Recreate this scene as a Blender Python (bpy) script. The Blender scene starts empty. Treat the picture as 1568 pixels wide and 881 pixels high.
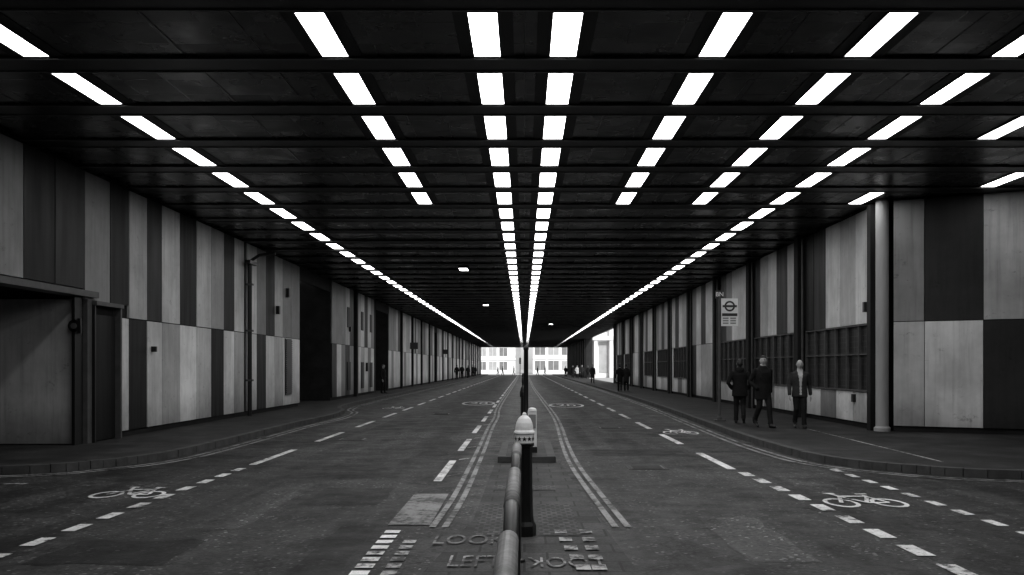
import bpy, bmesh, math, random
from mathutils import Vector, Matrix
random.seed(7)
scene=bpy.context.scene
D=bpy.data
# ------------------------------------------------------------------ materials
def newmat(name):
    m=D.materials.new(name); m.use_nodes=True
    nt=m.node_tree; nt.nodes.clear()
    out=nt.nodes.new('ShaderNodeOutputMaterial'); b=nt.nodes.new('ShaderNodeBsdfPrincipled')
    nt.links.new(b.outputs[0],out.inputs[0])
    return m,nt,b
def math_(nt,op,a,b=None,c=None):
    n=nt.nodes.new('ShaderNodeMath'); n.operation=op
    for i,v in enumerate((a,b,c)):
        if v is None: continue
        if isinstance(v,(int,float)): n.inputs[i].default_value=v
        else: nt.links.new(v,n.inputs[i])
    return n.outputs[0]
def coord(nt,scale=(1,1,1)):
    tc=nt.nodes.new('ShaderNodeTexCoord'); mp=nt.nodes.new('ShaderNodeMapping')
    mp.inputs['Scale'].default_value=scale
    nt.links.new(tc.outputs['Object'],mp.inputs[0]); return mp.outputs[0]
def noise(nt,vec,scale,detail=3,rough=.5):
    n=nt.nodes.new('ShaderNodeTexNoise'); n.inputs['Scale'].default_value=scale
    n.inputs['Detail'].default_value=detail; n.inputs['Roughness'].default_value=rough
    nt.links.new(vec,n.inputs['Vector']); return n.outputs['Fac']
def rng(nt,v,a,b,c,d):
    n=nt.nodes.new('ShaderNodeMapRange'); nt.links.new(v,n.inputs[0])
    for i,x in zip((1,2,3,4),(a,b,c,d)): n.inputs[i].default_value=x
    return n.outputs[0]
def setcol(nt,b,v):
    c=nt.nodes.new('ShaderNodeCombineColor')
    for i in range(3): nt.links.new(v,c.inputs[i])
    nt.links.new(c.outputs[0],b.inputs['Base Color'])
def bump(nt,b,v,strength,dist=.01):
    n=nt.nodes.new('ShaderNodeBump'); n.inputs['Strength'].default_value=strength
    n.inputs['Distance'].default_value=dist
    nt.links.new(v,n.inputs['Height']); nt.links.new(n.outputs[0],b.inputs['Normal'])
def simple(name,v,rough=.6,amt=.25,scale=4,metal=0,bmp=.0,spec=.4,vs=(1,1,1)):
    m,nt,b=newmat(name)
    co=coord(nt,vs); n1=noise(nt,co,scale,5,.6)
    setcol(nt,b,math_(nt,'MULTIPLY',rng(nt,n1,.25,.75,1-amt,1+amt),v))
    b.inputs['Roughness'].default_value=rough; b.inputs['Metallic'].default_value=metal
    b.inputs['Specular IOR Level'].default_value=spec
    if bmp: bump(nt,b,noise(nt,co,scale*8,3),bmp,.02)
    return m
def asphalt(name,base,patch=.35):
    m,nt,b=newmat(name)
    co=coord(nt)
    big=noise(nt,co,.3,5,.65); mid=noise(nt,co,1.7,5,.65)
    streak=noise(nt,coord(nt,(1.6,.05,1)),1.3,4,.65)
    fine=noise(nt,co,55,2,.7)
    vo=nt.nodes.new('ShaderNodeTexVoronoi'); vo.inputs['Scale'].default_value=34; nt.links.new(co,vo.inputs['Vector'])
    sp=nt.nodes.new('ShaderNodeSeparateColor'); nt.links.new(vo.outputs['Color'],sp.inputs[0])
    grain=rng(nt,sp.outputs[0],.0,1,.4,1.6)
    spk=rng(nt,sp.outputs[1],.93,.97,1,4.0)
    v=math_(nt,'MULTIPLY',rng(nt,big,.35,.65,1-patch,1+patch),base)
    v=math_(nt,'MULTIPLY',v,rng(nt,mid,.35,.65,.65,1.35))
    v=math_(nt,'MULTIPLY',v,rng(nt,streak,.35,.65,.5,1.45))
    st=noise(nt,coord(nt,(1,.45,1)),.9,6,.7)
    v=math_(nt,'MULTIPLY',v,rng(nt,st,.52,.60,1,.36))
    v=math_(nt,'MULTIPLY',v,grain)
    v=math_(nt,'MULTIPLY',v,spk)
    vc=nt.nodes.new('ShaderNodeTexVoronoi'); vc.feature='DISTANCE_TO_EDGE'; vc.inputs['Scale'].default_value=.55
    dn=nt.nodes.new('ShaderNodeTexNoise'); dn.inputs['Scale'].default_value=2; nt.links.new(co,dn.inputs['Vector'])
    mx=nt.nodes.new('ShaderNodeMix'); mx.data_type='VECTOR'; mx.inputs[0].default_value=.35
    nt.links.new(co,mx.inputs[4]); nt.links.new(dn.outputs['Color'],mx.inputs[5]); nt.links.new(mx.outputs[1],vc.inputs['Vector'])
    cr=rng(nt,vc.outputs['Distance'],.0,.014,.3,1)
    crm=rng(nt,noise(nt,co,.5,2),.5,.6,1,0)
    cr=math_(nt,'MAXIMUM',cr,crm)
    v=math_(nt,'MULTIPLY',v,cr)
    setcol(nt,b,v)
    nt.links.new(rng(nt,mid,.3,.7,.45,.75),b.inputs['Roughness'])
    b.inputs['Specular IOR Level'].default_value=.14
    bump(nt,b,math_(nt,'ADD',sp.outputs[0],fine),.45,.006)
    return m
def paint(name,v,wear,under=.024):
    m,nt,b=newmat(name); co=coord(nt)
    n=noise(nt,co,9,6,.75); n2=noise(nt,co,1.1,3,.6)
    s=math_(nt,'ADD',n,math_(nt,'MULTIPLY',math_(nt,'SUBTRACT',n2,.5),.55))
    k=rng(nt,s,wear-.06,wear+.06,0,1)
    g=noise(nt,co,60,2)
    pv=math_(nt,'MULTIPLY',rng(nt,g,.3,.7,.75,1.05),v)
    pv=math_(nt,'MULTIPLY',pv,rng(nt,n2,.3,.7,.6,1.1))
    mx=nt.nodes.new('ShaderNodeMix'); mx.data_type='FLOAT'; nt.links.new(k,mx.inputs[0]); mx.inputs[2].default_value=under; nt.links.new(pv,mx.inputs[3])
    setcol(nt,b,mx.outputs[0]); b.inputs['Roughness'].default_value=.65; b.inputs['Specular IOR Level'].default_value=.2
    return m
def panelmat(name,v,amt=.1):
    m,nt,b=newmat(name); co=coord(nt)
    st=noise(nt,coord(nt,(2.5,2.5,.22)),2.0,4,.5); sp=noise(nt,co,.5,5,.65); fs=noise(nt,coord(nt,(9,9,.5)),1.3,4,.6)
    x=math_(nt,'MULTIPLY',rng(nt,st,.3,.7,1-amt,1+amt),v)
    x=math_(nt,'MULTIPLY',x,rng(nt,sp,.35,.65,.72,1.12))
    x=math_(nt,'MULTIPLY',x,rng(nt,fs,.5,.8,1.0,.72))
    tc=nt.nodes.new('ShaderNodeTexCoord'); sx=nt.nodes.new('ShaderNodeSeparateXYZ'); nt.links.new(tc.outputs['Object'],sx.inputs[0])
    dz=math_(nt,'ADD',sx.outputs[2],math_(nt,'MULTIPLY',sp,.9))
    x=math_(nt,'MULTIPLY',x,rng(nt,dz,.55,1.5,.5,1))
    sc=noise(nt,coord(nt,(1,1,1.6)),3.2,6,.8); x=math_(nt,'MULTIPLY',x,rng(nt,sc,.60,.68,1,.62))
    setcol(nt,b,x); nt.links.new(rng(nt,st,.3,.7,.4,.6),b.inputs['Roughness']); b.inputs['Specular IOR Level'].default_value=.12
    return m
def emis(name,s):
    m,nt,b=newmat(name); co=coord(nt)
    b.inputs['Base Color'].default_value=(.8,.8,.8,1); b.inputs['Emission Color'].default_value=(1,1,1,1)
    nt.links.new(rng(nt,noise(nt,co,1.7,2),.3,.7,s*.8,s*1.15),b.inputs['Emission Strength']); return m
def paving(name,v,sx=.6,sy=.4,gap=.012):
    m,nt,b=newmat(name); co=coord(nt)
    br=nt.nodes.new('ShaderNodeTexBrick'); br.inputs['Scale'].default_value=1
    br.inputs['Brick Width'].default_value=sx; br.inputs['Row Height'].default_value=sy; br.inputs['Mortar Size'].default_value=gap
    br.inputs['Color1'].default_value=(v*1.2,)*3+(1,); br.inputs['Color2'].default_value=(v*.75,)*3+(1,); br.inputs['Mortar'].default_value=(v*.4,)*3+(1,)
    nt.links.new(co,br.inputs['Vector'])
    sc=nt.nodes.new('ShaderNodeSeparateColor'); nt.links.new(br.outputs[0],sc.inputs[0])
    x=math_(nt,'MULTIPLY',sc.outputs[0],rng(nt,noise(nt,co,1.2,5,.7),.35,.65,.5,1.4))
    x=math_(nt,'MULTIPLY',x,rng(nt,noise(nt,co,40,2),.3,.7,.65,1.35))
    setcol(nt,b,x); b.inputs['Roughness'].default_value=.7; b.inputs['Specular IOR Level'].default_value=.14
    bump(nt,b,br.outputs['Fac'],-.4,.01)
    return m
def ceilmat(name,v):
    m,nt,b=newmat(name); co=coord(nt)
    br=nt.nodes.new('ShaderNodeTexBrick'); br.offset=0; br.inputs['Scale'].default_value=1
    br.inputs['Brick Width'].default_value=.62; br.inputs['Row Height'].default_value=.727; br.inputs['Mortar Size'].default_value=.012
    br.inputs['Color1'].default_value=(v*1.4,)*3+(1,); br.inputs['Color2'].default_value=(v*.65,)*3+(1,); br.inputs['Mortar'].default_value=(.001,)*3+(1,)
    nt.links.new(co,br.inputs['Vector'])
    sc=nt.nodes.new('ShaderNodeSeparateColor'); nt.links.new(br.outputs[0],sc.inputs[0])
    setcol(nt,b,math_(nt,'MULTIPLY',sc.outputs[0],rng(nt,noise(nt,co,1.3,5,.7),.3,.7,.75,1.25)))
    pr=rng(nt,sc.outputs[0],v*.5,v*1.7,.2,.36)
    nt.links.new(math_(nt,'ADD',pr,rng(nt,noise(nt,co,2,4),.3,.7,-.06,.1)),b.inputs['Roughness'])
    b.inputs['Specular IOR Level'].default_value=.35
    bump(nt,b,math_(nt,'ADD',math_(nt,'MULTIPLY',br.outputs['Fac'],-1),math_(nt,'MULTIPLY',noise(nt,co,1.2,2),2.0)),.25,.012)
    return m
def meshmat(name):
    m,nt,b=newmat(name); co=coord(nt)
    sx=nt.nodes.new('ShaderNodeSeparateXYZ'); nt.links.new(co,sx.inputs[0])
    def lines(o,f): return rng(nt,math_(nt,'FRACT',math_(nt,'MULTIPLY',o,f)),.0,.2,1,0)
    l=math_(nt,'MAXIMUM',lines(sx.outputs[1],7),lines(sx.outputs[2],7))
    x=rng(nt,l,0,1,.008,.055); x=math_(nt,'MULTIPLY',x,rng(nt,noise(nt,co,1.4,4),.3,.7,.5,1.5))
    setcol(nt,b,x); b.inputs['Roughness'].default_value=.4; b.inputs['Specular IOR Level'].default_value=.25; return m

M={}
M['asphalt']=asphalt('asphalt',.025,.45)
M['asphalt2']=asphalt('asphalt_patch_dark',.009,patch=.2)
M['asphalt3']=asphalt('asphalt_patch_light',.042,patch=.2)
M['plaza']=simple('pale_paving',.38,.8,.15,1)
M['pave']=paving('pavement_slabs',.028,.6,.6,.008)
M['median']=paving('median_paving',.042,.4,.4,.012)
M['tact']=paving('tactile_paving',.07,.11,.11,.02)
M['kerb']=simple('granite_kerb',.055,.7,.45,3,bmp=.2,spec=.2)
M['white']=paint('white_road_paint',.82,.42)
M['worn']=paint('worn_white_paint',.46,.50,.035)
M['faint']=paint('faint_white_paint',.24,.49,.045)
M['yellow']=paint('yellow_road_paint_grey',.30,.45)
M['L']=panelmat('panel_light',.68); M['l']=panelmat('panel_light_dull',.48); M['W']=panelmat('panel_white',.9,.06); M['M']=panelmat('panel_mid',.25); M['D']=panelmat('panel_dark',.032); M['K']=panelmat('panel_darkest',.016)
M['conc']=simple('dark_concrete',.018,.8,.35,2,bmp=.2,spec=.12)
M['col']=simple('painted_column',.28,.45,.3,2,vs=(1,1,.2))
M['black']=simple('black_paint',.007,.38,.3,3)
M['rail_lit']=simple('worn_rail_lit_grey',.12,.5,.7,14,bmp=.15,spec=.35)  # lamp-lit grey of the rail tops put into the colour, mottled by wear
M['ceil']=ceilmat('ceiling_panels',.010)
M['trough']=simple('ceiling_trough',.003,.5,.3,3,spec=.2)
M['beam']=simple('ceiling_beam',.004,.4,.4,3,spec=.25)
M['rail']=simple('ceiling_rail_metal',.085,.4,.5,2)
M['light']=emis('fluorescent_diffuser',11.5)
M['frame']=simple('light_frame',.02,.5)
M['mesh']=meshmat('window_mesh')
M['metal']=simple('grey_metal',.07,.45,.3,5,spec=.25)
M['signw']=simple('sign_white',.75,.45,.08,3)
M['signd']=simple('sign_dark',.03,.45,.1,3)
M['signm']=simple('sign_grey',.22,.45,.1,3)
M['bwhite']=simple('bollard_white',.88,.4,.14,12,bmp=.1)
M['facade']=simple('pale_facade',.85,.7,.08,.5)
M['glass']=simple('window_glass',.42,.3,.2,1)
M['glass2']=simple('window_glass_dark',.2,.3,.2,1)
M['jk']=simple('cloth_black',.008,.85,.35,9,bmp=.3,spec=.15)
M['jg']=simple('cloth_charcoal',.02,.85,.3,9,bmp=.3,spec=.15)
M['jm']=simple('cloth_grey',.028,.85,.3,9,bmp=.3,spec=.15)
M['shirt']=simple('cloth_shirt',.42,.85,.15,9,spec=.15)
M['trk']=simple('cloth_trousers',.012,.85,.3,9,bmp=.2,spec=.15)
M['shoe']=simple('shoe_leather',.012,.4,.2,9)
M['skin']=simple('skin',.36,.5,.1,9)
M['hairk']=simple('hair_dark',.015,.6,.4,60)
M['hairg']=simple('hair_grey',.34,.7,.3,60)
M['eye']=simple('eye_dark',.03,.3,.1,9)
M['lip']=simple('lip',.2,.5,.1,9)

# ------------------------------------------------------------------ mesh builder
class MB:
    def __init__(s): s.v=[];s.f=[];s.m=[];s.names=[]
    def mi(s,k):
        if k not in s.names: s.names.append(k)
        return s.names.index(k)
    def add(s,vs,fs,k):
        o=len(s.v); s.v+= [tuple(x) for x in vs]; i=s.mi(k)
        for f in fs: s.f.append([o+j for j in f]); s.m.append(i)
    def quad(s,p,k): s.add(p,[list(range(len(p)))],k)
    def rect(s,x0,x1,y0,y1,z,k): s.quad([(x0,y0,z),(x1,y0,z),(x1,y1,z),(x0,y1,z)],k)
    def box(s,x0,x1,y0,y1,z0,z1,k):
        v=[(x,y,z) for z in (z0,z1) for y in (y0,y1) for x in (x0,x1)]
        s.add(v,[(0,2,3,1),(4,5,7,6),(0,1,5,4),(2,6,7,3),(0,4,6,2),(1,3,7,5)],k)
    def obox(s,c,ax,hx,hy,z0,z1,k):
        ca,sa=math.cos(ax),math.sin(ax); v=[]
        for z in (z0,z1):
            for y in (-hy,hy):
                for x in (-hx,hx): v.append((c[0]+x*ca-y*sa,c[1]+x*sa+y*ca,z))
        s.add(v,[(0,2,3,1),(4,5,7,6),(0,1,5,4),(2,6,7,3),(0,4,6,2),(1,3,7,5)],k)
    def tube(s,pts,rs,k,n=12,cap=True):
        rings=[];pts=[Vector(p) for p in pts]
        if not isinstance(rs,(list,tuple)): rs=[rs]*len(pts)
        for i,p in enumerate(pts):
            t=(pts[min(i+1,len(pts)-1)]-pts[max(i-1,0)]).normalized()
            a=Vector((1,0,0)) if abs(t.x)<.8 else Vector((0,1,0))
            u=t.cross(a).normalized(); w=t.cross(u)
            rings.append([p+(u*math.cos(2*math.pi*j/n)+w*math.sin(2*math.pi*j/n))*rs[i] for j in range(n)])
        vs=[q for r in rings for q in r]; fs=[]
        for i in range(len(rings)-1):
            for j in range(n): fs.append((i*n+j,i*n+(j+1)%n,(i+1)*n+(j+1)%n,(i+1)*n+j))
        if cap: fs.append(tuple(range(n))[::-1]); fs.append(tuple((len(rings)-1)*n+j for j in range(n)))
        s.add(vs,fs,k)
    def lathe(s,c,prof,k,n=20):
        vs=[];fs=[]
        for r,z in prof:
            for j in range(n): vs.append((c[0]+r*math.cos(2*math.pi*j/n),c[1]+r*math.sin(2*math.pi*j/n),c[2]+z))
        for i in range(len(prof)-1):
            for j in range(n): fs.append((i*n+j,i*n+(j+1)%n,(i+1)*n+(j+1)%n,(i+1)*n+j))
        fs.append(tuple((len(prof)-1)*n+j for j in range(n))); s.add(vs,fs,k)
    def ball(s,c,r,k,n=12,m=8):
        vs=[];fs=[]
        for i in range(m+1):
            th=math.pi*i/m
            for j in range(n):
                ph=2*math.pi*j/n; vs.append((c[0]+r[0]*math.sin(th)*math.cos(ph),c[1]+r[1]*math.sin(th)*math.sin(ph),c[2]-r[2]*math.cos(th)))
        for i in range(m):
            for j in range(n): fs.append((i*n+j,i*n+(j+1)%n,(i+1)*n+(j+1)%n,(i+1)*n+j))
        s.add(vs,fs,k)
    def strip(s,pl,a,b,z,k):
        n=len(pl); L=[];R=[]
        for i in range(n):
            t=Vector(pl[min(i+1,n-1)])-Vector(pl[max(i-1,0)]); t.normalize(); nn=Vector((-t.y,t.x))
            p=Vector(pl[i]); L.append(p+nn*a); R.append(p+nn*b)
        for i in range(n-1):
            s.quad([(L[i].x,L[i].y,z),(R[i].x,R[i].y,z),(R[i+1].x,R[i+1].y,z),(L[i+1].x,L[i+1].y,z)],k)
    def make(s,name,parent=None,smooth=False,bevel=0,flip_down=False):
        me=D.meshes.new(name); me.from_pydata(s.v,[],s.f)
        for k in s.names: me.materials.append(M[k])
        for p,i in zip(me.polygons,s.m): p.material_index=i; p.use_smooth=smooth
        bm=bmesh.new(); bm.from_mesh(me)
        bmesh.ops.recalc_face_normals(bm,faces=bm.faces)
        if flip_down:
            for f in bm.faces:
                if f.normal.z>0: f.normal_flip()
        bm.to_mesh(me); bm.free(); me.update()
        ob=D.objects.new(name,me); scene.collection.objects.link(ob)
        if parent: ob.parent=parent
        if bevel:
            bv=ob.modifiers.new('bevel','BEVEL'); bv.width=bevel; bv.segments=2; bv.limit_method='ANGLE'
        return ob
def catmull(pts,n=6):
    out=[];P=[pts[0]]+pts+[pts[-1]]
    for i in range(1,len(P)-2):
        p0,p1,p2,p3=[Vector(q) for q in P[i-1:i+3]]
        for j in range(n):
            t=j/n; out.append(tuple(.5*((2*p1)+(p2-p0)*t+(2*p0-5*p1+4*p2-p3)*t*t+(3*p1-p0-3*p2+p3)*t**3)))
    out.append(tuple(pts[-1])); return out
def text_mesh(txt,size):
    c=D.curves.new('t','FONT'); c.body=txt; c.size=size; c.align_x='CENTER'; c.align_y='CENTER'
    o=D.objects.new('t',c); scene.collection.objects.link(o)
    dg=bpy.context.evaluated_depsgraph_get(); me=D.meshes.new_from_object(o.evaluated_get(dg))
    v=[tuple(x.co) for x in me.vertices]; f=[tuple(p.vertices) for p in me.polygons]
    D.objects.remove(o); return v,f
def add_text(mb,txt,size,fn,k):
    v,f=text_mesh(txt,size); mb.add([fn(*q) for q in v],f,k)

# ------------------------------------------------------------------ ground, pavements
YB=-70  # unseen tunnel length added behind the camera to keep near corners dark
g=MB(); g.rect(-400,400,-300,600,-.02,'plaza'); g.make('ground')
r=MB(); r.rect(-30,30,YB,191,0,'asphalt'); r.make('road')
rp=MB()
for i,(x0,x1,y0,y1,k) in enumerate([(-2.7,-1.75,11.3,12.9,'asphalt2'),(-3.6,-1.9,14.0,14.7,'asphalt2'),(-4.2,-3.0,7.9,9.0,'asphalt2'),(-2.0,-1.45,17.5,18.4,'asphalt2'),
     (1.3,3.1,17.6,18.9,'asphalt2'),(3.75,4.75,13.0,14.7,'asphalt3'),(-5.9,-4.9,17,18,'asphalt2'),(-4.1,-3.2,24,29,'asphalt2'),
     (2.2,2.9,30,37,'asphalt3'),(-3.0,-2.3,19,24,'asphalt3'),(-6.0,-5.3,20,21,'asphalt2'),(1.9,2.5,8.0,10.4,'asphalt3'),(-3.4,-2.9,9.6,13.4,'asphalt3'),(1.0,1.5,20,30,'asphalt2'),(-1.9,-1.5,7.2,9.8,'asphalt2')]):
    vs=[];nn=7
    for (ax,ay),(bx,by) in [((x0,y0),(x1,y0)),((x1,y0),(x1,y1)),((x1,y1),(x0,y1)),((x0,y1),(x0,y0))]:
        for j in range(nn):
            t=j/nn; vs.append((ax+(bx-ax)*t+random.uniform(-.03,.03),ay+(by-ay)*t+random.uniform(-.06,.06),.003))
    rp.quad(vs,k)
rp.make('road_repair_patches')
mh=MB()
for x,y in [(-3.9,21.5),(2.3,25.5),(-2.9,33),(2.0,15.5)]:
    mh.box(x-.32,x+.32,y-.32,y+.32,-.01,.006,'kerb'); mh.box(x-.27,x+.27,y-.27,y+.27,.0,.012,'black')
    for i in range(5): mh.box(x-.24,x+.24,y-.22+i*.1,y-.19+i*.1,.01,.017,'metal')
for x,y in [(4.72,20.5),(-6.03,22.0),(5.2,36)]:
    for i in range(7): mh.box(x-.17,x+.17,y-.25+i*.075,y-.215+i*.075,-.01,.012,'metal')
    mh.box(x-.19,x+.19,y-.28,y+.28,-.01,.006,'black')
mh.make('drain_covers')
ZP=.12
Lk=catmull([(-30,13.2),(-12,14.0),(-8,14.5),(-6.9,15.5),(-6.4,17),(-6.3,20),(-6.3,26),(-6.15,30.5),(-6.45,34),(-7.1,37),(-7.35,45),(-7.35,80),(-7.35,192)])
Rk=catmull([(30,12.8),(12,13.2),(7.3,13.9),(5.9,14.8),(5.15,16.2),(4.95,18.5),(4.95,22),(5.1,28),(5.5,45),(5.7,85),(5.7,192)])
for kerb,side in ((Lk,-1),(Rk,1)):
    mb=MB()
    poly=[(p[0],p[1],ZP) for p in kerb]+[(side*30,192,ZP)]
    mb.quad(poly,'pave')
    ob=mb.make('pavement')
    bm=bmesh.new(); bm.from_mesh(ob.data); bmesh.ops.triangulate(bm,faces=bm.faces)
    for f in bm.faces:
        if f.normal.z<0: f.normal_flip()
    bm.to_mesh(ob.data); bm.free()
    kb=MB(); sgn=1 if side<0 else -1
    for i in range(len(kerb)-1):
        a,b=Vector(kerb[i]),Vector(kerb[i+1]); L=(b-a).length; m=max(1,round(L/.9))
        for j in range(m):
            p=a.lerp(b,j/m); q=a.lerp(b,(j+1)/m); t=(q-p).normalized(); nn=Vector((-t.y,t.x))*sgn
            p2=p+t*.006; q2=q-t*.006; o_=random.uniform(-.008,.006)
            z=ZP+.006+random.uniform(0,.006)
            A=[p2-nn*(.01+o_),q2-nn*(.01+o_),q2+nn*.14,p2+nn*.14]
            kb.add([(u.x,u.y,-.01) for u in A]+[(u.x,u.y,z) for u in A],[(0,1,5,4),(1,2,6,5),(2,3,7,6),(3,0,4,7),(4,5,6,7)],'kerb')
    kb.make('kerb')
nl=MB()
for side in (-1,1):
    x0,x1=sorted((side*30,side*6.3)); nl.box(x0,x1,YB,2.5,-.01,ZP,'pave')
nl.make('pavement')

# ------------------------------------------------------------------ road markings
mk=MB(); zm=.009
for kerb,sg in ((Lk,-1),(Rk,1)):
    for a in (.22,.40): mk.strip(kerb,sg*a,sg*(a+.08),zm,'yellow')
ml=catmull([(-.78,9.7),(-.73,12),(-.74,16),(-.76,19),(-.82,26),(-.82,31),(-.95,42),(-.9,85),(-.9,188)])
mr=catmull([(.90,9.7),(.80,13),(.74,16),(.76,20),(.9,31),(.78,50),(.6,85),(.6,188)])
mk.strip(ml,-.0,.07,zm,'yellow'); mk.strip(ml,.13,.20,zm,'yellow')
mk.strip(mr,-.0,-.07,zm,'yellow'); mk.strip(mr,-.13,-.20,zm,'yellow')
y=15.9
while y<180:
    mk.rect(-4.63,-4.5,y,y+2.9,zm,'white'); y+=4.95
y=15.35
while y>6:
    mk.rect(-4.64,-4.5,y-.42,y,zm,'white'); y-=.78
y=15.2
while y<180:
    mk.rect(3.26,3.4,y,y+2.9,zm,'white'); y+=4.95
y=14.75
while y>6:
    x=3.4+.1*min(1,(14.75-y)/4); mk.rect(x-.08,x+.08,y-.5,y,zm,'white'); y-=.86
y=15.2
while y>6:
    mk.rect(4.89,5.01,y-.38,y,zm,'white'); y-=.72
y=13.6
while y<180:
    mk.rect(-1.31,-1.19,y,y+3.0,zm,'white'); y+=4.95
for i in range(9):
    yy=14.2+i*2.5; mk.quad([(-1.16,yy,zm),(-1.16,yy+.14,zm),(-.99,yy+.4,zm),(-.99,yy+.26,zm)],'worn')
for i in range(10):
    x=-7.0-i*.75; mk.rect(x-.5,x,13.25-.02*i,13.38-.02*i,zm,'worn')
for i in range(9): mk.rect(-1.39,-1.24,7.2+i*.27,7.36+i*.27,zm,'white')
for i in range(7): mk.rect(-1.14,-1.02,7.2+i*.27,7.36+i*.27,zm,'worn')
for i in range(5):
    mk.rect(.3+.03*i,.42+.03*i,9.3-i*.42,9.5-i*.42,.018,'worn'); mk.rect(.55,.67,9.3-i*.42,9.5-i*.42,.018,'worn')
mk.rect(-1.42,-.98,9.85,12.25,zm,'faint')
def bike(cx,cy,sx,sy,k='white'):
    def ring(ox,oy,r):
        n=22
        for j in range(n):
            a,b=2*math.pi*j/n,2*math.pi*(j+1)/n
            P=[(r*math.cos(a),r*math.sin(a)),(r*math.cos(b),r*math.sin(b)),((r-.055)*math.cos(b),(r-.055)*math.sin(b)),((r-.055)*math.cos(a),(r-.055)*math.sin(a))]
            mk.quad([(cx+(ox+p[0])*sx,cy+(oy+p[1])*sy,zm) for p in P],k)
    def bar(a,b,w=.05,z=zm+.003):
        a=Vector(a);b=Vector(b);t=(b-a).normalized();n=Vector((-t.y,t.x))*w/2
        mk.quad([(cx+p.x*sx,cy+p.y*sy,z) for p in (a-n,b-n,b+n,a+n)],k)
    ring(-.32,-.15,.22); ring(.32,-.15,.22)
    bar((-.32,-.15),(-.15,.17)); bar((-.15,.17),(.2,.17),z=zm+.004); bar((.2,.17),(.32,-.15),z=zm+.005); bar((-.15,.12),(.02,-.15),z=zm+.006); bar((.02,-.15),(.2,.12),z=zm+.007)
    bar((.02,-.15),(.32,-.15),z=zm+.002); bar((-.15,.12),(-.22,.3),z=zm+.0085); bar((-.3,.3),(-.14,.3),z=zm+.0095); bar((.2,.12),(.22,.26),z=zm+.0105); bar((.14,.27),(.3,.27),z=zm+.0115)
bike(-5.1,12.4,.85,1.5); bike(4.12,11.7,.9,1.7); bike(3.9,24,.8,2.5); bike(-5.2,38,.8,2.5)
def roundel(cx,cy,t):
    n=30
    for j in range(n):
        a,b=2*math.pi*j/n,2*math.pi*(j+1)/n
        mk.quad([(cx+.75*math.cos(a),cy+2.2*math.sin(a),zm),(cx+.75*math.cos(b),cy+2.2*math.sin(b),zm),(cx+.64*math.cos(b),cy+1.95*math.sin(b),zm),(cx+.64*math.cos(a),cy+1.95*math.sin(a),zm)],'white')
    add_text(mk,t,1.0,lambda x,y,z:(cx+x*.85,cy+y*2.8,zm),'white')
roundel(-2.06,42.7,'20'); roundel(1.79,40.5,'20')
add_text(mk,'LOOK',.5,lambda x,y,z:(-.52+x*.5,8.95+y*1.3,.0185),'faint')
add_text(mk,'LEFT',.5,lambda x,y,z:(-.42+x*.45,7.95+y*1.3,.0185),'worn')
add_text(mk,'LOOK',.5,lambda x,y,z:(.34-x*.45,7.95-y*1.1,.0185),'worn')
mk.make('road_markings')
pl=MB(); pl.strip([(6.95,23.8),(6.8,19),(6.69,15.2)],0,.05,ZP+.006,'worn'); pl.make('pavement_marking')

# ------------------------------------------------------------------ median
me_=MB()
me_.quad([(-.95,6.2,.0055),(.98,6.2,.0055),(.80,10.2,.0055),(.62,16.2,.0055),(-.50,16.2,.0055),(-.55,10.2,.0055)],'median')
me_.rect(-.5,-.18,9.2,11.3,.0125,'tact'); me_.rect(.15,.55,9.2,11.3,.0125,'tact'); me_.rect(-.42,.42,12.6,13.1,.0125,'tact')
me_.make('median_paving')
isl=MB(); x0,x1,y0,y1,h=-.46,.54,16.3,19.4,.11
isl.box(x0,x1,y0,y1,-.01,h,'kerb'); isl.box(x0+.14,x1-.14,y0+.14,y1-.14,h-.02,h+.006,'median')
isl.make('traffic_island',bevel=.02)
def bollard(x,y,z0,s=1,white=True):
    b=MB()
    b.lathe((x,y,z0),[(.115*s,0),(.115*s,.10),(.095*s,.14),(.085*s,.2),(.078*s,.55),(.075*s,.86),(.096*s,.875),(.096*s,.895)],'black',8)
    kk='bwhite' if white else 'black'
    b.lathe((x,y,z0),[(.092*s,.895),(.094*s,.905),(.094*s,.985),(.088*s,.99)],kk,24)
    b.lathe((x,y,z0),[(.1*s,.99),(.104*s,1.0),(.1*s,1.015),(.088*s,1.03),(.086*s,1.06),(.078*s,1.1),(.06*s,1.14),(.035*s,1.165),(.022*s,1.172),(.02*s,1.19),(.008*s,1.2)],kk,24)
    if white:
        b.lathe((x,y,z0),[(.0965,.897),(.0965,.903)],'black',24); b.lathe((x,y,z0),[(.0965,.986),(.0965,.991)],'black',24)
        for j in range(12):
            a=2*math.pi*j/12; R=.0965*s; cz=z0+.945
            t=Vector((-math.sin(a),math.cos(a),0)); c=Vector((x+R*math.cos(a),y+R*math.sin(a),cz)); u=Vector((0,0,1)); pts=[]
            for q in range(10):
                rr=.026 if q%2==0 else .011; an=math.pi/2+q*math.pi/5; pts.append(c+t*rr*math.cos(an)+u*rr*math.sin(an))
            b.quad([tuple(p) for p in pts],'black')
    return b.make('bollard',smooth=False)
bollard(.0,9.25,.0055)
bollard(-.02,24.5,0,1,False); bollard(-.05,46,0,1,False); bollard(-.1,70,0,1,False)
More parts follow.
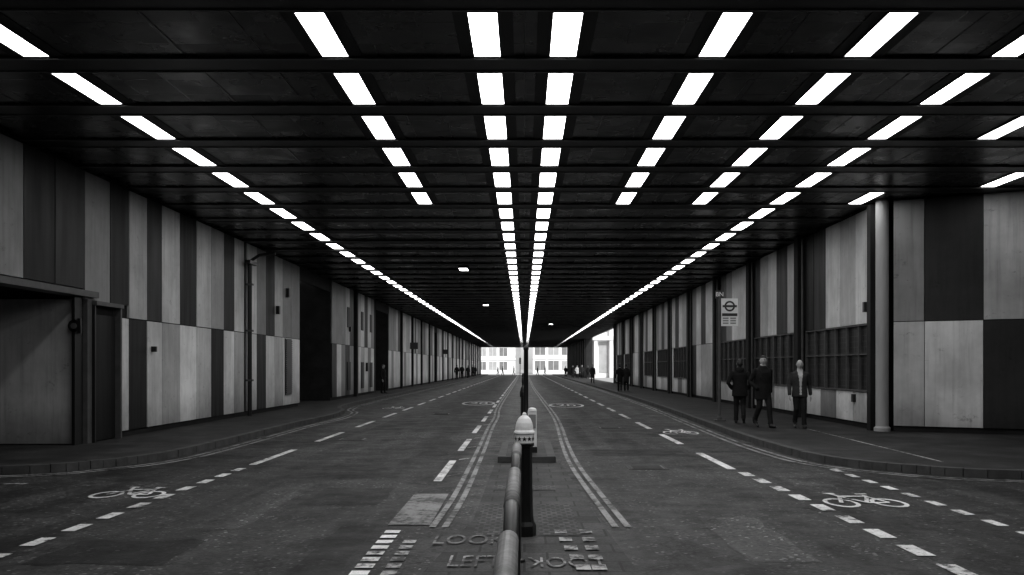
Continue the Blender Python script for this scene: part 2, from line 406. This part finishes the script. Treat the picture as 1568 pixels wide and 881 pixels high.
def hoop(y0,y1,x,h=1.0,r=.036,R=.2):
    b=MB(); n=18
    def sweep(P,k,r):
        P=[Vector(p) for p in P]; vs=[];fs=[]
        for i,p in enumerate(P):
            t=(P[min(i+1,len(P)-1)]-P[max(i-1,0)]).normalized(); u=Vector((1,0,0)); w=t.cross(u)
            for j in range(n): vs.append(p+(u*math.cos(2*math.pi*j/n)+w*math.sin(2*math.pi*j/n))*r)
        for i in range(len(P)-1):
            for j in range(n): fs.append((i*n+j,i*n+(j+1)%n,(i+1)*n+(j+1)%n,(i+1)*n+j))
        fs.append(tuple(range(n))[::-1]); fs.append(tuple((len(P)-1)*n+j for j in range(n)))
        b.add(vs,fs,k)
    sweep([(x,y0,h),(x,(y0+y1)/2,h),(x,y1,h)],'rail_lit',r+.003)  # straight run coloured paler as if lit from above
    for ya,sg in ((y0,-1),(y1,1)):
        P=[(x,ya-sg*.02,h)]
        for j in range(9):
            a=math.pi/2*j/8; P.append((x,ya+sg*R*math.sin(a),h-R+R*math.cos(a)))
        P.append((x,ya+sg*R,.01)); sweep(P,'black',r-.002)  # bends and legs coloured black, standing in for their shade
        b.lathe((x,ya+sg*R,.005),[(.07,0),(.07,.02),(.045,.03)],'black',16)
    return b.make('hoop_barrier',smooth=True)
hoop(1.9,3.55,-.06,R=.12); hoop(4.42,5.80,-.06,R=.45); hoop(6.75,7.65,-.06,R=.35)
kl=MB(); kl.box(.05,.23,16.9,17.05,.10,.22,'black'); kl.box(.06,.22,16.92,17.03,.22,.86,'signw'); kl.box(.075,.205,16.905,16.92,.55,.80,'signm'); kl.lathe((.14,16.975,.86),[(.08,0),(.07,.04),(.03,.06)],'signw',16)
kl.make('keep_left_bollard',bevel=.01)
ps=MB(); ps.lathe((.03,17.4,.11),[(.09,0),(.09,.25),(.045,.32),(.042,1.85),(.05,1.86),(.05,1.9),(.02,1.93)],'black',16); ps.make('signal_post',smooth=True)

# ------------------------------------------------------------------ ceiling
ZC=5.62
c=MB(); c.box(-9.6,30,YB,24.5,ZC,6.3,'ceil'); c.box(-9.6,9.3,24.5,190,ZC,6.3,'ceil')
c.box(-30,-9.6,YB,18.8,ZC,6.3,'conc')
y0=10.55; p=2.18
ks=list(range(-16,83))
for k in ks:
    yk=y0+k*p; a,b=yk+1.56,yk+2.10
    xr=30 if b<24.4 else 9.0
    zb=5.595 if k<8 else 5.575
    c.box(-8.9,xr,a,b,zb,ZC+.004,'beam')
    for q in (a-.01,b-.025):
        c.box(-8.9,xr,q,q+.035,zb-.014,zb+.004,'rail')
    if k<14:
        for X in (-7.6,-4.3,-3.3,3.2,5.2,7.2,9.2): 
            if X<xr: c.box(X-.008,X+.008,yk-.1,yk+1.55,5.615,ZC+.002,'beam')
c.make('tunnel_ceiling')
t=MB(); lt=MB(); lf=MB()
cols=[(-.47,0),(.49,0),(-6.2,0),(6.1,0),(-2.4,1),(2.38,1),(4.23,1)]
def tubelight(X,ya,L=1.49,z=5.6):
    lt.rect(X-.163,X+.163,ya,ya+L,z,'light')
    for xa in (X-.18,X+.164): lf.box(xa,xa+.016,ya-.02,ya+L+.02,z-.008,ZC+.001,'frame')
    for yy in (ya-.02,ya+L+.002): lf.box(X-.163,X+.163,yy,yy+.018,z-.008,ZC+.001,'frame')
for X,typ in cols:
    for k in ks:
        ya=y0+k*p
        if typ==0 or k<6: t.box(X-.34,X+.34,ya-.07,ya+1.54,5.609,ZC+.003,'trough')
        if typ==1 and k>5: continue
        if k<-4: continue
        if abs(X)>6 and k<-1: continue
        tubelight(X,ya)
for X,k in [(8.0,2),(8.0,5),(10.15,4)]: tubelight(X,y0+k*p)
for X,yy in [(-2.4,36.9),(-2.4,58.5),(2.4,85)]:
    tubelight(X,yy,1.0,5.5); lf.box(X-.18,X+.18,yy-.02,yy+1.02,5.506,5.6,'frame')
t.make('light_troughs'); lt.make('ceiling_lights',flip_down=True); lf.make('ceiling_light_frames')

# ------------------------------------------------------------------ walls
def panel(mb,side,x,ya,yb,z0,z1,k,th=.04):
    if k=='L' and random.random()<.3: k='l'
    x0_=x+random.uniform(0,.012)
    xa,xb=(x0_,x+th+.02) if side>0 else (-x-th-.02,-x0_)
    mb.box(xa,xb,ya+.014,yb-.014,z0,z1,k)
Z0,ZS,ZT=.26,2.72,5.54
XL=8.72
lw=MB()
for a,b in [(18.75,36.8),(42.9,56),(61,92),(95,140),(143,190)]:
    lw.box(-10.4,-8.80,a,b,0,ZC-.002,'conc')
for a,b in [(36.8,42.9),(56,61),(92,95),(140,143)]:
    lw.box(-12,-10.4,a-.5,b+.5,0,ZC-.002,'conc')
    lw.box(-8.86,-8.78,a,b,ZT-.5,ZC-.003,'conc')
lw.box(-10.39,-10.33,37.2,42.5,.25,2.4,'D'); lw.box(-10.39,-10.33,38,41,2.5,4.5,'K')
lw.box(-10.4,-8.80,YB,18.75,3.16,ZC-.002,'conc')
lw.box(-9.0,-8.62,YB,19.2,3.04,3.16,'metal')
lw.box(-10.4,-8.8,YB,2.5,0,3.04,'conc')
lw.box(-10.4,-8.80,18.78,18.85,0,3.04,'M')
lw.box(-16,-10.4,18.7,18.9,0,ZC,'conc'); lw.box(-16,-15.8,YB,18.7,0,ZC,'conc'); lw.box(-16,-10.4,2,18.7,3.06,3.2,'conc')
lw.box(-10.3,-8.83,18.60,18.75,.14,2.98,'l')
lw.box(-10.55,-10.32,18.45,18.75,.12,3.02,'black'); lw.box(-8.82,-8.76,18.45,18.74,.12,3.02,'black')
lw.box(-13.5,-10.6,18.5,18.69,.14,2.9,'D')
up=[(14.3,15.4,'D'),(15.4,16.5,'M'),(16.5,17.6,'K'),(17.6,18.8,'D'),(18.8,19.95,'M'),(19.95,20.9,'K'),(20.9,21.9,'L'),(21.9,22.8,'D'),(22.8,24,'L'),(24,25.2,'K'),(25.2,26.4,'L'),(26.4,27.5,'l'),(27.5,28.5,'D'),(28.5,29.5,'L'),(29.8,30.9,'L'),(30.9,32,'M'),(32,33.1,'K'),(33.1,34.2,'L'),(34.2,35.4,'M'),(35.4,36.75,'M')]
lo=[(20.35,20.9,'L'),(20.9,21.9,'K'),(21.9,22.8,'L'),(22.8,24,'l'),(24,25.2,'W'),(25.2,26.4,'L'),(26.4,27.5,'K'),(27.5,28.5,'W'),(28.5,29.5,'L'),(29.8,30.9,'L'),(30.9,32,'K'),(32,33.1,'L'),(33.1,34.2,'l'),(34.2,36.75,'L')]
yv=14.3
for i in range(30):
    up.append((yv-1.09,yv,random.choice('LMDDM'))); yv-=1.09
for a,b in [(42.9,56),(61,92),(95,140),(143,190)]:
    yv=a+.05; w=1.09; i=0
    while yv+w<b:
        if i%6==5: lw.box(-8.82,-8.62,yv+.35,yv+.75,ZP-.01,ZC-.004,'conc')
        else:
            ku=random.choice('LLMDLK'); kl_=random.choice('LWLMD' if ku in 'DK' else 'LLDM')
            if yv>66: ku=random.choice('LLMLMD'); kl_=random.choice('LWLLM')
            up.append((yv,yv+w,ku)); lo.append((yv,yv+w,kl_))
        yv+=w; i+=1
for a,b,k in up: panel(lw,-1,XL,a,b,(3.2 if b<19 else (3.0 if a<20 else ZS+.012)),ZT,k)
for a,b,k in lo: panel(lw,-1,XL,a,b,Z0,ZS-.012,k)
lw.box(-8.82,-8.70,18.86,19.05,.12,3.0,'metal'); lw.box(-8.79,-8.755,19.1,20.25,.14,2.72,'K'); lw.box(-8.80,-8.64,20.27,20.34,.12,2.98,'metal'); lw.box(-8.80,-8.60,19.05,20.35,2.9,2.98,'metal')
lw.box(-8.80,-8.64,19.05,19.1,.12,2.9,'black')
lw.tube([(-8.6,29.65,.12),(-8.6,29.65,5.0)],.07,'black',12)
lw.tube([(-8.6,29.65,4.95),(-8.3,29.65,5.15),(-7.8,29.65,5.2)],.05,'black',8); lw.box(-8.6,-8.45,29.2,30.1,4.85,4.95,'black')
for z in (1.2,2.75,4.2): lw.box(-8.7,-8.5,29.56,29.74,z,z+.06,'metal')
for i in range(26): lw.box(-8.70,-8.65,34.5,35.3,.7+i*.075,.74+i*.075,'metal')
lw.box(-8.71,-8.68,34.45,35.35,.62,2.68,'black')
for yy,z,s in [(22.1,2.0,.08),(33.2,3.5,.18),(34.6,4.2,.2),(47,3.4,.15),(52,1.4,.3)]: lw.box(-8.71,-8.6,yy,yy+s,z,z+s*1.6,'black')
for yy in (46.6,50.5,53.4):
    lw.box(-8.715,-8.69,yy,yy+.8,.5,1.9,'K'); lw.box(-8.715,-8.69,yy,yy+.7,3.6,4.6,'K')
for yy in (72,101): lw.box(-8.7,-8.1,yy,yy+.08,3.0,3.5,'signd')
lw.make('tunnel_wall',bevel=0)
al=MB(); al.tube([(-8.78,18.58,2.45),(-8.78,18.45,2.45)],[.05,.12],'black',16); al.tube([(-8.78,18.451,2.45),(-8.78,18.44,2.45)],.06,'metal',12); al.box(-8.85,-8.70,18.56,18.62,2.3,2.6,'black'); al.make('alarm_horn')

XR=8.46
rw=MB()
rw.box(8.55,9.4,22.9,91,0,ZC-.002,'conc'); rw.box(8.55,9.4,131,190,0,ZC-.002,'D')
up=[(22.95,24.2,'L'),(24.2,25.4,'L'),(25.4,26.6,'L'),(26.6,27.7,'D'),(27.7,28.7,'K'),(29.3,30.5,'L'),(30.5,31.8,'D'),(31.8,32.9,'L'),(32.9,34,'L'),(34,35,'K'),(35.5,36.2,'D'),(36.2,37.4,'L'),(37.4,38.6,'L'),(38.6,39.7,'M'),(39.7,40.8,'D')]
wins=[(23.05,28.4),(29.4,34.8),(35.6,40.9)]
posts=[28.9,35.2,41.5]
lows=[]
yv=41.8
while yv+6.5<91:
    pat=random.choice(['LDLLK','LLDLM','DLLDL','LKLLD'])
    for i,ch in enumerate(pat): up.append((yv+i*1.2,yv+(i+1)*1.2,ch))
    if random.random()<.65: 
        wins.append((yv+.1,yv+5.2)); lows.append((yv+5.2,yv+6.0,'L'))
    else:
        for i in range(5): lows.append((yv+i*1.2,yv+(i+1)*1.2,random.choice('LWLD')))
    posts.append(yv+6.3); yv+=6.54
for a,b,k in up: panel(rw,1,XR,a,b,ZS+.012,ZT,k)
for a,b,k in lows: panel(rw,1,XR,a,b,Z0,ZS-.012,k)
for a,b in wins:
    rw.box(8.52,8.548,a,b,1.07,2.68,'mesh')
    n=round((b-a)/.9)
    for i in range(n+1):
        yy=a+(b-a)*i/n; rw.box(8.44,8.515,yy-.025,yy+.025,1.07,2.68,'metal')
    rw.box(8.43,8.545,a,b,2.68,2.715,'metal'); rw.box(8.42,8.545,a,b,1.03,1.07,'metal')
    rw.box(8.445,8.515,a,b,1.95,1.98,'metal')
    n=round((b-a)/1.35)
    for i in range(n): panel(rw,1,XR,a+(b-a)*i/n,a+(b-a)*(i+1)/n,Z0,1.02,random.choice('LLMLW'))
for q in posts: rw.box(8.28,8.56,q-.2,q+.2,ZP-.01,ZC-.004,'conc'); rw.tube([(8.38,q-.36,.12),(8.38,q-.36,5.5)],.035,'metal',8)
rw.box(8.40,8.47,24.2,24.35,.75,.95,'black'); rw.box(8.36,8.47,23.3,23.42,3.0,3.25,'black')
yv=131
while yv<188: rw.box(8.3,8.56,yv,yv+.4,0,ZC-.004,'K'); yv+=4.4
A=Vector((8.75,22.45)); B=Vector((14.6,19.4)); dr=(B-A).normalized(); ang=math.atan2(dr.y,dr.x); Ltot=(B-A).length
nrm=Vector((dr.y,-dr.x))
def rp_(s0,s1,z0,z1,k,off=0,th=.03):
    c0=A+dr*(s0+s1)/2+nrm*off; rw.obox((c0.x,c0.y),ang,(s1-s0)/2-.008,th,z0,z1,k)
c0=A+dr*Ltot/2-nrm*.35; rw.obox((c0.x,c0.y),ang,Ltot/2,.3,0,ZC-.003,'conc')
edges=[0,.68,1.92,3.1,4.3,5.5]; upc='MDlDM'; loc='lLDLD'
for i in range(5):
    rp_(edges[i],edges[i+1],ZS+.01,ZT+.04,upc[i],off=random.uniform(-.006,.006)); rp_(edges[i],edges[i+1],Z0,ZS-.01,loc[i],off=random.uniform(-.006,.006))
rw.box(14.4,22,18.9,19.6,0,ZC-.003,'M'); rw.box(22,22.5,YB,19.6,0,ZC-.003,'conc')
rw.make('tunnel_wall')
cm=MB(); cm.lathe((8.52,22.55,.1),[(.19,0),(.19,.1),(.15,.14),(.15,5.52)],'col',24); cm.box(8.3,8.62,22.72,22.95,.1,5.55,'K'); cm.make('tunnel_column',smooth=False)
bw=MB(); bw.box(8.6,22.5,YB,2.5,0,ZC-.003,'conc'); bw.make('tunnel_wall')

# ------------------------------------------------------------------ bus stop
b=MB(); X,Y=5.5,26.7
b.box(X-.16,X+.16,Y-.12,Y+.12,ZP,ZP+.05,'metal'); b.lathe((X,Y,ZP+.05),[(.07,0),(.07,.06),(.045,.1),(.042,3.45)],'metal',14)
b.box(X-.11,X+.11,Y-.03,Y+.03,3.58,3.80,'signd')
add_text(b,'BN',.17,lambda x,y,z:(X+x,Y-.034,3.69+y),'signw')
x0,x1=X+.05,X+.52; b.box(x0,x1,Y-.02,Y+.02,2.80,3.58,'signw')
cx,cz=(x0+x1)/2,3.36
n=28
for j in range(n):
    a,a2=2*math.pi*j/n,2*math.pi*(j+1)/n
    b.quad([(cx+R*math.cos(q),Y-.024,cz+R*math.sin(q)) for R,q in ((.15,a),(.15,a2),(.10,a2),(.10,a))],'signd')
b.box(cx-.2,cx+.2,Y-.03,Y-.021,cz-.03,cz+.03,'signd')
b.box(x0+.02,x1-.02,Y-.026,Y-.0205,3.08,3.16,'signd')
for i in range(2):
    for j in range(3): b.box(x0+.04+i*.21,x0+.2+i*.21,Y-.026,Y-.0205,2.86+j*.07,2.90+j*.07,'signm')
b.make('bus_stop_sign')

# ------------------------------------------------------------------ outside
def building(name,x0,x1,y,depth,h,st=3.4,wx=2.6):
    b=MB(); b.box(x0,x1,y,y+depth,0,h,'facade')
    z=.2
    while z+st<h+1:
        x=x0+.5
        while x+wx<x1:
            b.box(x,x+wx-.7,y-.03,y+.02,z+.7,z+st-.7,random.choice(['glass','glass','glass2']))
            b.box(x+(wx-.7)/2-.04,x+(wx-.7)/2+.04,y-.06,y-.031,z+.7,z+st-.7,'facade')
            x+=wx
        b.box(x0,x1,y-.18,y-.001,z+st-.25,z+st-.02,'facade'); z+=st
    b.make(name)
building('office_building',-30,-1,232,12,18)
building('office_building',2,32,226,12,20,3.6,3.2)
wb=MB(); wb.box(9.6,32,134,150,0,14,'facade')
for i in range(9):
    x=9.8+i*2.2; wb.box(x,x+.5,133.4,134.02,0,14,'facade'); wb.box(x+.7,x+2.0,133.95,133.99,.8,5.2,'glass')
wb.box(9.6,32,133.3,133.95,5.4,6.0,'facade'); wb.make('office_building')
sp_=MB(); sp_.rect(8.6,32,91.2,133,ZP+.005,'plaza'); sp_.make('pavement')
tl=MB(); tl.tube([(-.8,176,0),(-.8,176,3.4)],.06,'black',10); tl.box(-.98,-.62,175.8,176.1,2.2,3.3,'black')
for i in range(3): tl.tube([(-.8,175.8,2.4+i*.35),(-.8,175.6,2.4+i*.35)],[.1,.13],'signm',12)
tl.make('traffic_light')

# ------------------------------------------------------------------ people
def remesh(mb,vox,smooth=4):
    ob=mb.make('tmp'); md=ob.modifiers.new('r','REMESH'); md.mode='VOXEL'; md.voxel_size=vox
    sm=ob.modifiers.new('s','SMOOTH'); sm.factor=.5; sm.iterations=smooth
    dg=bpy.context.evaluated_depsgraph_get(); me=D.meshes.new_from_object(ob.evaluated_get(dg))
    v=[x.co.copy() for x in me.vertices]; f=[tuple(p.vertices) for p in me.polygons]
    D.objects.remove(ob); return v,f
def loft(mb,rings,k='skin',n=20):
    vs=[];fs=[]
    for cx,cy,cz,rx,ry in rings:
        for j in range(n):
            a=2*math.pi*j/n; vs.append((cx+rx*math.cos(a),cy+ry*math.sin(a),cz))
    for i in range(len(rings)-1):
        for j in range(n): fs.append((i*n+j,i*n+(j+1)%n,(i+1)*n+(j+1)%n,(i+1)*n+j))
    fs.append(tuple(range(n))[::-1]); fs.append(tuple((len(rings)-1)*n+j for j in range(n))); mb.add(vs,fs,k)
def limb(mb,pts,rs):
    mb.tube(pts,rs,'skin',14)
    for p_,r_ in zip(pts,rs): mb.ball(p_,(r_,r_,r_),'skin',12,8)
def hand(side,w,d):
    mb=MB(); w=Vector(w); d=Vector(d).normalized(); f=Vector((0,-1,0)); f=(f-d*f.dot(d)).normalized()
    for t_ in (-.03,-.01,.01,.03): limb(mb,[w+d*.0,w+d*.09+f*t_],[.02,.013])
    ln=[.062,.075,.07,.052]
    for i,t_ in enumerate((.03,.01,-.01,-.03)):
        b0=w+d*.09+f*t_; b1=b0+d*ln[i]*.55; inn=Vector((-side,0,0)); limb(mb,[b0,b1+inn*.006,b0+d*ln[i]*1.0+inn*.022],[.0095,.0088,.0075])
    limb(mb,[w+d*.03+f*.025,w+d*.065+f*.055,w+d*.10+f*.062],[.013,.011,.009])
    return mb
def person(loc,heading,h,stride,jk,tr,hair,pocket=(False,False),shirt=None,bald=False,pack=False,vox=.011,hem=.80,headturn=0,hood=False,wide=1.0):
    s=h/1.745; mb=MB()
    W=wide
    loft(mb,[(0,.0,hem,.176*W,.135*W),(0,0,.92,.170*W,.13*W),(0,0,1.06,.158*W,.12*W),(0,-.005,1.2,.168*W,.125*W),(0,0,1.32,.18*W,.125*W),(0,.01,1.39,.178*W,.11),(0,.012,1.435,.145,.092),(0,.01,1.47,.10,.078),(0,.005,1.50,.070,.068),(0,.0,1.52,.060,.062),(0,-.005,1.60,.055,.058)])
    loft(mb,[(0,0,.80,.145*W,.105),(0,0,.95,.15*W,.11)])
    for sd in (-1,1):
        fy=-sd*stride; back=fy>0.05
        az=.15 if back else .085
        hip=Vector((sd*.085,0,.93)); an=Vector((sd*.095,fy,az)); kn=(hip+an)/2+Vector((0,-.05-(.05 if back else 0),.0)); kn.z=.50
        m1=(hip+kn)/2; m2=(kn+an)/2
        limb(mb,[hip,m1,kn,m2+Vector((0,.015,.02)),an+Vector((0,.005,.05))],[.098,.088,.070,.066,.056])
        mb.tube([an+Vector((0,.01,.10)),an+Vector((0,.01,-.005))],[.060,.064],'skin',14)
        toe=Vector((sd*.115,fy-.165,.04)); heel=an+Vector((0,.03,-.04 if not back else -.03))
        limb(mb,[heel,(heel+toe)/2+Vector((0,0,.012)),toe],[.042,.045,.036])
        ph=pocket[0] if sd<0 else pocket[1]
        sh=Vector((sd*.168*W,.01,1.365))
        if ph: el=Vector((sd*.255*W,.085,1.10)); wr=Vector((sd*.175*W,-.095,.95))
        else: el=Vector((sd*.225*W,sd*stride*.45+.04,1.10)); wr=Vector((sd*.24*W,sd*stride*.95-.05,.87))
        limb(mb,[sh,(sh+el)/2,el,(el+wr)/2,wr],[.063,.060,.055,.052,.045])
        if sd<0: w1=(ph,wr,(wr-el))
        else: w2=(ph,wr,(wr-el))
    if pack:
        loft(mb,[(0,.17,1.0,.13,.09),(0,.19,1.12,.15,.11),(0,.18,1.3,.14,.1),(0,.15,1.40,.1,.06)])
        for sd in (-1,1): mb.tube([(sd*.10,.1,1.41),(sd*.11,-.02,1.44),(sd*.115,-.105,1.35),(sd*.125,-.12,1.2),(sd*.15,-.05,1.08)],.018,'skin',8)
    if hood: loft(mb,[(0,.07,1.38,.12,.06),(0,.08,1.45,.12,.07),(0,.065,1.52,.09,.045)])
    else: mb.tube([(.064*math.cos(a),.005+.066*math.sin(a),1.495+.014*math.sin(a)) for a in [i*math.pi/8 for i in range(-2,11)]],.016,'skin',8)
    v,f=remesh(mb,vox,3)
    out=MB()
    out.v+=[tuple(x) for x in v]
    for fc in f:
        c_=sum((v[i] for i in fc),Vector())/len(fc)
        if c_.z>1.51+.02*(c_.y/.06) and not (hood and c_.y>.03): k='skin'
        elif c_.z<.095: k='shoe'
        elif c_.z<hem+.012 and not (abs(c_.x)>.2*W and c_.z>.6): k=tr
        elif shirt and c_.y<-.03 and abs(c_.x)<.022+.14*max(0,(c_.z-1.12)) and c_.z>.85 and c_.z<1.5: k=shirt
        else: k=jk
        out.f.append(list(fc)); out.m.append(out.mi(k))
    for ph,wr,d in (w1,w2):
        if ph: continue
        sd=1 if wr.x>0 else -1; hb=hand(sd,wr+d.normalized()*.03,d)
        if vox<.02:
            hv,hf=remesh(hb,.005,2); out.add(hv,hf,'skin')
        else: out.add(hb.v,hb.f,'skin')
    ns,ms=32,24; hv=[];C=Vector((0,-.014,1.62))
    for i in range(ms+1):
        th=math.pi*i/ms
        for j in range(ns):
            a=2*math.pi*j/ns; x=math.sin(th)*math.cos(a); yy=math.sin(th)*math.sin(a); z=-math.cos(th)
            px,py,pz=x*.080,yy*.100,z*.120
            if z<0: px*=1-.24*(-z)**1.5; py*=(1-.12*-z) if yy<0 else (1-.4*-z)
            if yy<0:
                nose=math.exp(-((px/.013)**2))*math.exp(-(((pz+.012)/.024)**2)); py-=.024*nose
                py-=.006*math.exp(-((px/.045)**2))*math.exp(-(((pz-.028)/.01)**2))
                for e in (-.03,.03): py+=.010*math.exp(-(((px-e)/.014)**2))*math.exp(-(((pz-.008)/.012)**2))
                py-=.008*math.exp(-((px/.022)**2))*math.exp(-(((pz+.055)/.012)**2)); py-=.01*math.exp(-((px/.025)**2))*math.exp(-(((pz+.098)/.016)**2))
            hairy=(pz>.045 and not(yy<-.2 and pz<.065)) or (yy>.15 and pz>-.055 ) or (abs(px)>.058 and pz>.01 and yy>-.35)
            if hairy and not bald: px*=1.08;py*=1.08;pz=pz*1.05
            hv.append(Vector((px,py,pz)))
    rot=Matrix.Rotation(math.radians(headturn),3,'Z')
    hvw=[C+rot@q for q in hv]; o=len(out.v); out.v+=[tuple(q) for q in hvw]
    for i in range(ms):
        for j in range(ns):
            ids=(i*ns+j,i*ns+(j+1)%ns,(i+1)*ns+(j+1)%ns,(i+1)*ns+j)
            c_=sum((hv[q] for q in ids),Vector())/4
            hr=(c_.z>.064) or (c_.z>.045 and c_.y>-.05) or (c_.y>.02 and c_.z>-.055) or (abs(c_.x)>.058 and c_.z>.01 and c_.y>-.03)
            if bald: hr=(c_.y>.0 and -.05<c_.z<.05) or (c_.y>-.03 and abs(c_.x)>.06 and -.01<c_.z<.05)
            out.f.append([o+q for q in ids]); out.m.append(out.mi(hair if hr else 'skin'))
    def hp(x,y,z): return C+rot@Vector((x,y,z))
    for e in (-1,1):
        q=hp(e*.03,-.085,.008); out.ball(q,(.011,.006,.006),'eye',8,6); q=hp(e*.03,-.096,.028); out.ball(q,(.016,.005,.004),hair,8,6)
        q=hp(e*.081,.0,-.002); out.ball(q,(.010,.018,.03),'skin',8,6)
    q=hp(0,-.099,-.055); out.ball(q,(.022,.006,.005),'lip',8,6)
    ob=out.make('person',smooth=True)
    ob.location=loc; ob.rotation_euler=(0,0,math.radians(heading)); ob.scale=(s,s,s)
    return ob
person((5.80,25.5,ZP),168,1.74,.12,'jk','trk','hairk',pocket=(True,True),hood=True,hem=.74,wide=1.2)
person((6.02,23.9,ZP),15,1.82,.2,'jk','trk','hairk',pocket=(True,False),pack=True,hem=.68,headturn=-30,wide=1.2)
person((6.86,23.6,ZP),-6,1.71,.1,'jm','trk','hairg',shirt='shirt',bald=True,hem=.80,wide=1.15)
far=[(5.84,58,170,'jk',.2),(6.35,59,175,'jg',.12),(6.2,86,5,'jg',.1),(6.55,128,0,'jk',.15),(6.9,124,20,'shirt',.1),(7.3,120,0,'jg',.15),(7.9,118,180,'jk',.1),(6.1,140,0,'jk',.1),
 (-8.05,54,60,'jk',.05),(-7.9,120,0,'jk',.15),(-7.6,128,180,'jg',.1),(-8.1,136,0,'jk',.15),(-7.7,142,0,'jm',.15),(-8.0,112,180,'jk',.15),(-7.8,150,0,'jk',.1)]
cross=[(-5.2,186,90,'jk',.2),(-4.3,187,90,'jg',.2),(-2.1,189,-90,'jk',.2),(2.6,187,90,'jk',.2),(4.1,188,-90,'jg',.2)]
for x,y,hd_,jk_,st_ in far+cross:
    person((x,y,ZP if abs(x)>5.7 else .0),hd_,random.uniform(1.66,1.82),st_,jk_,'trk','hairk',pocket=(random.random()<.5,random.random()<.5),vox=.026,hem=random.choice([.7,.8,.62]))

# ------------------------------------------------------------------ light
w=D.worlds.new('World'); scene.world=w; w.use_nodes=True; nt=w.node_tree
bg=nt.nodes['Background']; sky=nt.nodes.new('ShaderNodeTexSky'); sky.sky_type='NISHITA'; sky.sun_disc=False
sky.sun_elevation=math.radians(42); sky.sun_rotation=math.radians(145)
hs=nt.nodes.new('ShaderNodeHueSaturation'); hs.inputs['Saturation'].default_value=0
nt.links.new(sky.outputs[0],hs.inputs['Color']); nt.links.new(hs.outputs[0],bg.inputs[0]); bg.inputs[1].default_value=.15
sl=D.lights.new('sun','SUN'); sl.energy=4.2; sl.angle=math.radians(.5); so=D.objects.new('sun',sl); scene.collection.objects.link(so)
el=math.radians(42); az=math.radians(145)
dv=Vector((math.sin(az)*math.cos(el),math.cos(az)*math.cos(el),math.sin(el)))
so.rotation_euler=dv.to_track_quat('Z','Y').to_euler()
cd=D.cameras.new('camera'); co_=D.objects.new('camera',cd); scene.collection.objects.link(co_)
co_.location=(0,0,1.65); co_.rotation_euler=(math.radians(90),0,0); cd.sensor_width=36; cd.lens=33.29
cd.shift_x=-.0121; cd.shift_y=.0775; cd.clip_end=2000; cd.clip_start=.05
scene.camera=co_
scene.view_settings.view_transform='Standard'; scene.view_settings.look='None'; scene.view_settings.exposure=0
